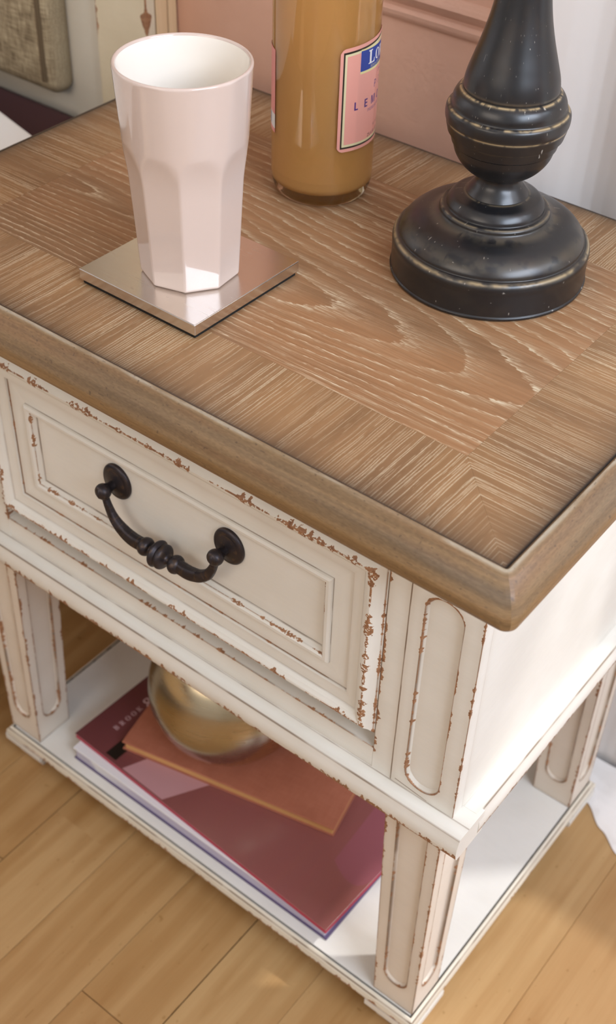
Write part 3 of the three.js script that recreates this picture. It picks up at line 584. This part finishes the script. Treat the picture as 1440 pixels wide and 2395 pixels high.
// ------------------------------------------------------------------ lemonade bottle
{
  const BR = 0.0377, b = group('bottle', [-0.326, H, -0.2663]);
  tag(b, 'tall clear glass bottle of amber pink lemonade with pink label', 'bottle');
  const outer = curve([[0, 0.0035], [0.018, 0.0032], [0.026, 0.0006], [0.0292, 0], [0.0328, 0.0012], [0.0352, 0.0042], [0.0370, 0.0098], [BR, 0.0170], [BR, 0.0170], [BR, 0.178], [BR, 0.178], [0.0366, 0.192], [0.0325, 0.206], [0.0235, 0.222], [0.0168, 0.238], [0.0148, 0.262], [0.0145, 0.296]], 6);
  const inner = curve([[0.0118, 0.296], [0.0120, 0.262], [0.0140, 0.238], [0.0208, 0.2205], [0.0300, 0.203], [0.0342, 0.188], [0.0349, 0.176], [0.0349, 0.176], [0.0349, 0.0200], [0.0349, 0.0200], [0.0335, 0.0128], [0.0300, 0.0098], [0.018, 0.0098], [0, 0.0110]], 6);
  mesh('glass', lathe([...outer, [0.0132, 0.2985], ...inner], 128), new THREE.MeshPhysicalMaterial({ color: 0xffffff, transmission: 1, thickness: 0.003, roughness: 0.0, ior: 1.5, attenuationColor: new THREE.Color(0xd8c890), attenuationDistance: 0.2 }), b);
  const liq = curve([[0, 0.0108], [0.018, 0.0096], [0.0300, 0.0096], [0.0337, 0.0127], [0.0351, 0.0200], [0.0351, 0.0200], [0.0351, 0.176], [0.0351, 0.176], [0.0344, 0.188], [0.0302, 0.203], [0.0240, 0.2130], [0.0240, 0.2130], [0, 0.2130]], 6);
  mesh('lemonade', lathe(liq, 96), new THREE.MeshPhysicalMaterial({ color: new THREE.Color().setRGB(1.0, 0.54, 0.17), transmission: 0.2, thickness: 0.05, roughness: 0.25, ior: 1.34 }), b);
  mesh('stopper', lathe(curve([[0.0112, 0.285], [0.0116, 0.2975], [0.0150, 0.2985], [0.0160, 0.306], [0.0120, 0.316], [0, 0.318]], 5), 32), mat({ color: 0xf2efe8, roughness: 0.25 }), b);
  // labels wrap the glass: angle 0 faces the camera side, positive to the right
  const base = Math.atan2(0.525, 0.7063);
  const patch = (a0, a1, y0, y1, r, cut = 0, rise = 0) => { // rise: the top edge climbs towards the middle
    const S = new Soup(), n = 48, R = Math.PI / 180;
    const p = (t, y, rr) => { const a = base + mix(a0, a1, t) * R; return [rr * Math.sin(a), y, rr * Math.cos(a)]; };
    const top = t => y1 - rise * Math.abs(1 - 2 * t) - cut * smooth(0.03, 0, Math.min(t, 1 - t)), bot = t => y0 + cut * smooth(0.03, 0, Math.min(t, 1 - t)), v = y => (y - y0) / (y1 - y0);
    for (let i = 0; i < n; i++) {
      const t0 = i / n, t1 = (i + 1) / n;
      for (const rr of [r, r + 0.00012]) S.quad(p(t0, bot(t0), rr), p(t1, bot(t1), rr), p(t1, top(t1), rr), p(t0, top(t0), rr), [t0, v(bot(t0))], [t1, v(bot(t1))], [t1, v(top(t1))], [t0, v(top(t0))]);
    }
    return S.build(1.2);
  };
  const cv = document.createElement('canvas'); cv.width = 1380; cv.height = 1112; const c = cv.getContext('2d'), Wc = 1380, Hc = 1112;
  c.fillStyle = '#f0a898'; c.fillRect(0, 0, Wc, Hc);
  const rr = (m, r, col, lw) => { c.strokeStyle = col; c.lineWidth = lw; c.beginPath(); c.moveTo(m, Hc - m); c.lineTo(m, 62 + m); c.lineTo(Wc / 2, m); c.lineTo(Wc - m, 62 + m); c.lineTo(Wc - m, Hc - m); c.closePath(); c.stroke(); };
  rr(44, 40, '#2c2216', 20); rr(64, 30, '#e8dcae', 24);
  c.fillStyle = '#ecdf9e'; c.fillRect(240, 92, Wc - 480, 244);
  c.fillStyle = '#28439b'; c.fillRect(240, 108, Wc - 480, 204);
  c.fillStyle = '#f4f1ee'; c.textBaseline = 'alphabetic'; c.font = 'bold 190px serif'; c.fillText('L', 350, 262); c.font = 'bold 150px serif'; c.fillText('ORINA', 480, 256); c.textAlign = 'center'; c.textBaseline = 'middle';
  c.fillStyle = '#d9cf9a'; c.font = 'italic 44px serif'; c.fillText('Since 1895', 500, 288);
  c.fillStyle = '#4a2a78';
  c.font = '44px sans-serif'; c.fillText('SPARKLING', 700, 390);
  const spaced = (t, x, y, step, font) => { c.font = font; [...t].forEach((k, i) => c.fillText(k, x + i * step, y)); };
  spaced('PINK', 520, 500, 120, '108px sans-serif');
  spaced('LEMONADE', 205, 650, 143, 'bold 118px sans-serif');
  c.fillStyle = '#7a4a80'; c.font = '46px sans-serif'; c.fillText('PREMIUM FRENCH LEMONADE', 700, 738);
  c.fillStyle = '#8a5a52'; c.font = '40px sans-serif'; c.fillText('ALL NATURAL', 640, 930); c.font = 'bold 52px sans-serif'; c.fillText('25.4 FL OZ (750 ML)', 640, 1010);
  const lt = new THREE.CanvasTexture(cv); lt.colorSpace = THREE.SRGBColorSpace;
  mesh('label', patch(15.5, 154, 0.0452, 0.1238, BR + 0.0002, 0.003, 0.0044), mat({ map: lt, roughness: 0.45 }), b).userData.label = 'pink paper label with blue banner';
  const cv2 = document.createElement('canvas'); cv2.width = 256; cv2.height = 512; const e = cv2.getContext('2d');
  e.fillStyle = '#ea9a92'; e.fillRect(0, 0, 256, 512); e.fillStyle = '#e8e4e0'; e.fillRect(0, 395, 256, 90); e.fillStyle = '#8fa0bc'; e.fillRect(30, 405, 190, 70);
  e.fillStyle = '#9a5a6a'; e.font = '26px sans-serif'; e.textBaseline = 'middle'; for (let i = 0; i < 9; i++) e.fillRect(24, 40 + i * 36, 120 + 70 * ((i * 37) % 5) / 5, 7);
  const bt = new THREE.CanvasTexture(cv2); bt.colorSpace = THREE.SRGBColorSpace;
  mesh('back_label', patch(-154, -66, 0.0490, 0.1095, BR + 0.0002), mat({ map: bt, roughness: 0.5 }), b);
}

// ------------------------------------------------------------------ black turned lamp pedestal
{
  const l = group('lamp', [-0.1668, H, -0.2474]);
  tag(l, 'black turned wood lamp pedestal with rubbed gold edges on round base', 'lamp');
  const lampMat = (rub, s, wm = 0.4, hm = 0.05) => {
    const t = makeTex(wm, hm, 2200, (x, y) => {
      let c = [24, 24, 26]; const n = fbm(x * 70, y * 70, s, 3), sp = noise(x * 900, y * 260, s + 3);
      c = mix3(c, [44, 36, 31], 0.5 * smooth(0.45, 0.75, n));
      for (const [v, w, a] of rub) c = mix3(c, [176, 152, 112], a * Math.exp(-(((y - v * hm) / w) ** 2)) * smooth(0.18, 0.55, fbm(x * 160, y * 160, s + 7, 3)));
      if (sp > 0.955) c = mix3(c, [190, 182, 168], 0.75 * smooth(0.955, 0.975, sp));
      return c;
    });
    return mat({ map: t, roughness: 0.33, clearcoat: 0.2, clearcoatRoughness: 0.22 });
  };
  const part = (name, pts, rub, s) => { // v follows the profile's arc length
    let tot = 0; const ar = pts.map((q, i) => i ? (tot += Math.hypot(q[0] - pts[i - 1][0], q[1] - pts[i - 1][1])) : 0);
    const g = lathe(pts, 128), u = g.attributes.uv, n = pts.length;
    for (let i = 0; i < u.count; i++) u.setY(i, ar[i % n] / tot);
    const R = rub.map(([y, w, a]) => { let k = 0, bd = 9; pts.forEach((q, i) => { const d = Math.hypot(q[0] - y[0], q[1] - y[1]); if (d < bd) { bd = d; k = i; } }); return [ar[k] / tot, w, a]; });
    mesh(name, g, lampMat(R, s, 0.3, tot), l);
  };
  part('base', curve([[0, 0], [0.0640, 0], [0.0640, 0], [0.0668, 0.0006], [0.0672, 0.0022], [0.0664, 0.0032], [0.0664, 0.0032], [0.0665, 0.018], [0.0668, 0.0235], [0.0655, 0.0262], [0.0638, 0.0272], [0.0638, 0.0272], [0.0626, 0.0276], [0.0620, 0.0300], [0.0590, 0.0345], [0.0530, 0.0392], [0.0460, 0.0420], [0.0400, 0.0438], [0.0372, 0.0458], [0.0368, 0.0478], [0.0358, 0.0490], [0.0358, 0.0490], [0.0330, 0.0494], [0.0322, 0.0520], [0.0290, 0.0562], [0.0245, 0.0578], [0.0215, 0.0588], [0.0215, 0.0588], [0.0200, 0.0596]], 6),
    [[[0.0655, 0.0262], 0.0016, 0.85], [[0.0358, 0.0490], 0.0011, 0.55], [[0.0215, 0.0588], 0.0008, 0.4], [[0.0400, 0.0438], 0.004, 0.28], [[0.0590, 0.0345], 0.006, 0.25]], 501);
  part('neck', curve([[0.0206, 0.0594], [0.0190, 0.0620], [0.0158, 0.0668], [0.0150, 0.0705], [0.0158, 0.0738]], 6), [], 502);
  part('knop', curve([[0.0140, 0.0728], [0.0210, 0.0752], [0.0270, 0.0805], [0.0312, 0.0870], [0.0330, 0.0932], [0.0330, 0.0932], [0.0340, 0.0942], [0.0340, 0.0942], [0.0352, 0.0990], [0.0354, 0.1004], [0.0354, 0.1004], [0.0372, 0.1012], [0.0372, 0.1012], [0.0386, 0.1070], [0.0388, 0.1088], [0.0388, 0.1088], [0.0394, 0.1098], [0.0397, 0.1135], [0.0392, 0.1165], [0.0380, 0.1180], [0.0380, 0.1180], [0.0366, 0.1186], [0.0360, 0.1225], [0.0340, 0.1268], [0.0316, 0.1290], [0.0316, 0.1290], [0.0300, 0.1296]], 6),
    [[[0.0388, 0.1088], 0.0009, 0.9], [[0.0380, 0.1180], 0.0011, 1.0], [[0.0316, 0.1290], 0.0011, 1.0], [[0.0354, 0.1004], 0.0006, 0.3]], 503);
  part('column', curve([[0.0300, 0.1288], [0.0302, 0.1310], [0.0292, 0.1380], [0.0262, 0.1480], [0.0228, 0.1590], [0.0196, 0.1710], [0.0172, 0.1830], [0.0150, 0.2000], [0.0136, 0.2200], [0.0130, 0.2450], [0.0132, 0.2750], [0.0150, 0.3050], [0.0170, 0.3200], [0.0170, 0.3200], [0.0120, 0.3240]], 8), [[[0.0302, 0.1310], 0.0009, 0.3]], 504);
  part('socket', curve([[0.0150, 0.3225], [0.0150, 0.3300], [0.0150, 0.3300], [0.0120, 0.3330], [0.0120, 0.3330], [0.0120, 0.3700], [0.0120, 0.3700], [0, 0.3720]], 5), [], 505);
}

// ------------------------------------------------------------------ things on the lower shelf
const edgeMat = (c, o = {}) => mat({ color: c, roughness: 0.7, ...o });
function bookSlab(parent, name, w, d, y0, y1, m, r = 0.0006) { return mesh(name, box(0, w, y0, y1, -d, 0, r), m, parent); }
{
  const g = group('book', [-0.4420, YS, -0.0470]); g.rotation.y = 0.0;
  tag(g, 'large pale lavender and white book lying at the bottom of the shelf stack', 'book');
  const w = 0.3155, d = 0.245;
  const purple = edgeMat(0x5a4c6e, { roughness: 0.5 }), white = edgeMat(0xe4e2e4, { roughness: 0.5 });
  bookSlab(g, 'cover', w, d, 0, 0.0022, purple); bookSlab(g, 'cover', w, d, 0.0152, 0.0174, white);
  const pt = makeTex(0.35, 0.015, 2600, (x, y) => { const l = noise(x * 4, y * 2600, 601) - 0.5, f = smooth(0.10, 0.02, x + 0.03 * (noise(x * 20, y * 150, 603) - 0.5)), s = smooth(0.5, 0.62, fbm(x * 22, y * 90, 605, 2)) * smooth(0.16, 0.06, x); const c = mix3([186, 180, 200], [226, 226, 228], f); return mix3([c[0] + l * 16, c[1] + l * 16, c[2] + l * 14], [150, 142, 170], 0.5 * s); });
  const pg = box(0.002, w - 0.003, 0.0022, 0.0152, -d + 0.003, -0.0015, 0.0003); planar(pg, 0, 0.35, 0, 0.015);
  mesh('pages', pg, mat({ map: pt, roughness: 0.75 }), g);
}
{
  const g = group('magazine', [-0.4490, YS + 0.0174, -0.0575]); g.rotation.y = -0.043;
  tag(g, 'glossy maroon magazine with pink photo lying on the lavender book', 'magazine');
  const w = 0.3240, d = 0.235;
  const cv = document.createElement('canvas'); cv.width = 1400; cv.height = 1016; const c = cv.getContext('2d');
  c.fillStyle = '#7c4240'; c.fillRect(0, 0, 1400, 1016);
  const gr = c.createLinearGradient(0, 0, 1400, 0); gr.addColorStop(0, '#683638'); gr.addColorStop(0.5, '#88504e'); gr.addColorStop(1, '#905652'); c.fillStyle = gr; c.fillRect(0, 0, 1400, 1016);
  // canvas: x to the right along the front edge, y = 1016 at the front edge
  c.fillStyle = '#b98a8e'; c.beginPath(); c.moveTo(285, 1010); c.lineTo(330, 900); c.lineTo(620, 820); c.lineTo(520, 1010); c.fill();
  c.fillStyle = '#96575f'; c.beginPath(); c.moveTo(1230, 760); c.quadraticCurveTo(1400, 860, 1400, 700); c.lineTo(1400, 300); c.lineTo(1180, 300); c.fill();  // pinkish glare on the glossy cover, painted into the print
  // text running from the front edge towards the back
  c.save(); c.translate(110, 930); c.rotate(-Math.PI / 2); c.fillStyle = '#d9b9bd'; c.textBaseline = 'middle'; c.font = '32px serif'; [...'BROOK'].forEach((k, i) => c.fillText(k, 40 + i * 34, 0)); c.font = '84px serif'; c.fillText('&', 216, 8); c.font = '32px serif'; [...'CARVER'].forEach((k, i) => c.fillText(k, 306 + i * 34, 0)); c.restore();
  c.save(); c.translate(205, 1000); c.rotate(-Math.PI / 2); c.fillStyle = '#1c1512'; c.fillRect(0, -30, 330, 60); c.fillStyle = '#d9c7c2'; c.font = 'bold 44px sans-serif'; c.textBaseline = 'middle'; c.fillText('A  S', 112, 0); c.restore();
  const t = new THREE.CanvasTexture(cv); t.colorSpace = THREE.SRGBColorSpace;
  const cg = box(0, w, 0.0052, 0.0062, -d, 0, 0.0004); { const p = cg.attributes.position, u = cg.attributes.uv; for (let i = 0; i < p.count; i++) u.setXY(i, p.getX(i) / w, 1 - (-p.getZ(i) < 0 ? 0 : 1 - (-p.getZ(i)) / d)); for (let i = 0; i < p.count; i++) u.setXY(i, p.getX(i) / w, -p.getZ(i) / d); }
  mesh('cover', cg, mat({ map: t, roughness: 0.28, clearcoat: 0.4, clearcoatRoughness: 0.15 }), g);
  bookSlab(g, 'pages', w - 0.001, d - 0.001, 0.0010, 0.0052, edgeMat(0xb8485a)).position.z = -0.0006;
  bookSlab(g, 'cover', w, d, 0, 0.0010, edgeMat(0xa8394a));
}
{
  const g = group('book', [-0.3990, YS + 0.0237, -0.0730]); g.rotation.y = 0.223;
  tag(g, 'terracotta cloth book with tan page edges under the brass ball', 'book');
  const w = 0.2270, d = 0.150;
  const ct = makeTex(0.23, 0.15, 1600, (x, y) => { const n = fbm(x * 60, y * 60, 621, 3) - 0.5, wv = 5 * (noise(x * 1400, y * 120, 623) + noise(x * 120, y * 1400, 625) - 1); return [168 + n * 14 + wv, 101 + n * 12 + wv, 76 + n * 11 + wv]; });
  const cloth = mat({ map: ct, roughness: 0.85 });
  bookSlab(g, 'cover', w, d, 0.0098, 0.0118, cloth, 0.0008); bookSlab(g, 'cover', w, d, 0, 0.0018, cloth, 0.0008);
  const pt = makeTex(0.23, 0.012, 2600, (x, y) => { const l = noise(x * 3, y * 3000, 631) - 0.5; return [205 + l * 34, 155 + l * 34, 98 + l * 30]; });
  const pg = box(0.003, w - 0.0014, 0.0018, 0.0098, -d + 0.002, -0.0012, 0.0008); planar(pg, 0, 0.23, 0, 0.012);
  mesh('pages', pg, mat({ map: pt, roughness: 0.8 }), g);
}
{
  const r = 0.0764, g = group('ornament', [-0.3238, YS + 0.0237 + 0.0118, -0.1475]);
  tag(g, 'brushed brass ball ornament resting on the terracotta book', 'ornament');
  const pts = [[0, 0.0012]]; const a0 = 0.24; pts.push([r * Math.sin(a0) * 0.9, 0.0004]);
  for (let i = 0; i <= 60; i++) { const a = a0 + (Math.PI - a0 - 0.16) * i / 60; pts.push([r * Math.sin(a), r * Math.cos(a0) - r * Math.cos(a)]); }
  const ytop = r * Math.cos(a0) + r * Math.cos(0.16); pts.push([r * Math.sin(0.16) * 0.9, ytop - 0.002], [0, ytop - 0.003]);
  const bt = makeTex(0.5, 0.25, 1500, (x, y) => { const v = 175 + 70 * (noise(x * 60, y * 900, 641) - 0.5); return [v, v, v]; }, false);
  mesh('ball_body', lathe(pts, 128), mat({ color: 0xb9ac90, metalness: 1, roughness: 0.36, roughnessMap: bt, anisotropy: 0.6 }), g);
}

// ------------------------------------------------------------------ bed to the left
{
  const b = group('bed', [-1.2, 0, -0.4]); const M = (n, g, m) => { g.translate(1.2, 0, 0.4); return mesh(n, g, m, b); };
  tag(b, 'distressed cream bed headboard with linen upholstered panel behind the nightstand', 'bed');
  const pT = paint(paintTex(0.07, 1.3, 651, [{ seg: [0.070, 0, 0.070, 1.3], chip: 0.007, at: 0.26, fq: 14, rs: 0.14 }, { seg: [0, 0, 0, 1.3], chip: 0.011, at: 0.24, fq: 14, rs: 0.12 }], 1500, [214, 198, 168]));
  const pg = box(-0.687, -0.621, 0, 1.3, -0.4, -0.388, 0.001); planar(pg, -0.689, -0.619, 0, 1.3); M('post', pg, pT);
  const tan = paint(paintTex(0.1, 0.3, 653, [], 800, [222, 190, 148]));
  M('post_side', box(-0.686, -0.6205, 0, 1.3, -0.4160, -0.4012, 0.0012), tan);
  M('post_side', box(-0.686, -0.6205, 0, 1.3, -0.4285, -0.4172, 0.0012), tan);
  M('frame_board', box(-1.62, -0.6885, 0.50, 1.25, -0.428, -0.3985, 0.003), paint(paintTex(0.3, 0.3, 655, [], 500, [212, 202, 184])));
  const lt = makeTex(0.3, 0.3, 1400, (x, y) => { const a = noise(x * 900, y * 90, 661), c = noise(x * 90, y * 900, 663), n = fbm(x * 90, y * 60, 665, 3) - 0.5, k = (a + c - 1) * 44 + n * 40; return [146 + k, 128 + k, 99 + k * 0.9]; });
  lt.repeat.set(3.4, 3.4);
  const linen = mat({ map: lt, roughness: 0.95, sheen: 0.3 });
  const g = new RoundedBoxGeometry(0.90, 0.74, 0.030, 6, 0.013); g.translate(-1.1865, 0.901, -0.389); M('linen_panel', g, linen);
  const pc = new THREE.CatmullRomCurve3([[-0.7515, 1.25], [-0.7515, 1.0], [-0.7515, 0.75], [-0.7515, 0.60], [-0.752, 0.560], [-0.752, 0.545]].map(q => new THREE.Vector3(q[0], q[1], -0.3745)));
  M('seam_line', new THREE.TubeGeometry(pc, 90, 0.0035, 8), mat({ color: 0x5e4c34, roughness: 0.95 }));  // dark tube stands in for the recessed seam line in the linen
  M('side_rail', box(-0.66, -0.632, 0.16, 0.36, -0.386, 1.55, 0.004), tan);
}
{
  const m = group('mattress', [-1.15, 0.36, 0.6]); tag(m, 'mattress covered in a dark maroon sheet below the linen headboard', 'mattress');
  const g = new RoundedBoxGeometry(0.98, 0.162, 1.94, 4, 0.02); g.translate(0, 0.081, -0.012); mesh('mattress_body', g, mat({ color: 0x3e1e1e, roughness: 0.9 }), m);
  mesh('slat_base', box(-0.48, 0.48, -0.04, 0, -0.9, 0.95, 0.004), mat({ color: 0xcbb089, roughness: 0.8 }), m);
  for (const [x, z] of [[-0.45, -0.85], [0.45, -0.85], [-0.45, 0.9], [0.45, 0.9]]) mesh('support', box(x - 0.02, x + 0.02, -0.36, -0.04, z - 0.02, z + 0.02, 0.003), mat({ color: 0xcbb089, roughness: 0.8 }), m);
}
{
  const sh = new THREE.Shape([[-0.662, 0.278], [-1.0, 0.364], [-1.64, 0.364], [-1.64, -1.5], [-0.662, -1.5]].map(q => new THREE.Vector2(...q)));
  const g = new THREE.ExtrudeGeometry(sh, { depth: 0.012, bevelSize: 0.005, bevelThickness: 0.005, bevelSegments: 3 }); g.rotateX(-Math.PI / 2); g.translate(0, 0.5275, 0);
  const m = mesh('duvet', g, mat({ color: 0xeeeae4, roughness: 0.9, sheen: 0.3 })); tag(m, 'white folded bed cover spread over the maroon mattress', 'bedding');
}

// ------------------------------------------------------------------ white curtain behind the nightstand, pooling on the floor
{
  const c = group('curtain', [0, 0, WALL + 0.026]); tag(c, 'white cloth curtain with soft folds hanging behind the nightstand to the floor', 'curtain');
  const cloth = mat({ color: 0xefe9e4, roughness: 0.9, sheen: 0.2 });
  const x0 = -0.235, x1 = 0.155, N = 120, S = new Soup(), ph = x => 0.0045 * Math.sin(x * 42) + 0.0018 * Math.sin(x * 91 + 1.3) + 0.003 * Math.sin(x * 23 + 2), rows = 40;
  const P = (i, j, b) => { const x = mix(x0, x1, i / N), y = mix(0.003, 2.25, j / rows), lean = 0.012 * Math.sin(y * 3 + x * 9); return [x + lean * 0.3, y, ph(x + lean) * (0.6 + 0.4 * Math.sin(y * 1.2)) + b]; };
  for (let j = 0; j < rows; j++) for (let i = 0; i < N; i++) for (const b of [0, -0.0015]) S.quad(P(i, j, b), P(i + 1, j, b), P(i + 1, j + 1, b), P(i, j + 1, b));
  mesh('panel', S.build(1.2), cloth, c);
  const T = new Soup(), M = 30;
  const Q = (i, k) => { const t = i / N, s = k / M, x = mix(-0.10, 0.34, t); const zf = 0.044 + 0.020 * smooth(-0.03, 0.0, x) + 0.016 * smooth(0.0, 0.03, x) + 0.06 * smooth(0.05, 0.25, x) + 0.0015 * Math.sin(x * 90); const hgt = 0.014 * Math.exp(-((s / 0.3) ** 2)) + 0.003 * (1 - s) * (1 + Math.sin(x * 43 + s * 7)) + 0.002; return [x, hgt * (1 - smooth(0.92, 1, s)) + 0.0012, 0.004 + s * zf]; };
  for (let k = 0; k < M; k++) for (let i = 0; i < N; i++) T.quad(Q(i, k), Q(i, k + 1), Q(i + 1, k + 1), Q(i + 1, k));
  mesh('pooled_hem', T.build(1.2), cloth, c);
  mesh('curtain_rod', (() => { const g = new THREE.CylinderGeometry(0.008, 0.008, 1.5, 16); g.rotateZ(Math.PI / 2); g.translate(0.5, 2.26, 0); return g; })(), mat({ color: 0x6b6258, metalness: 0.8, roughness: 0.4 }), c);
}

renderer.render(scene, camera);
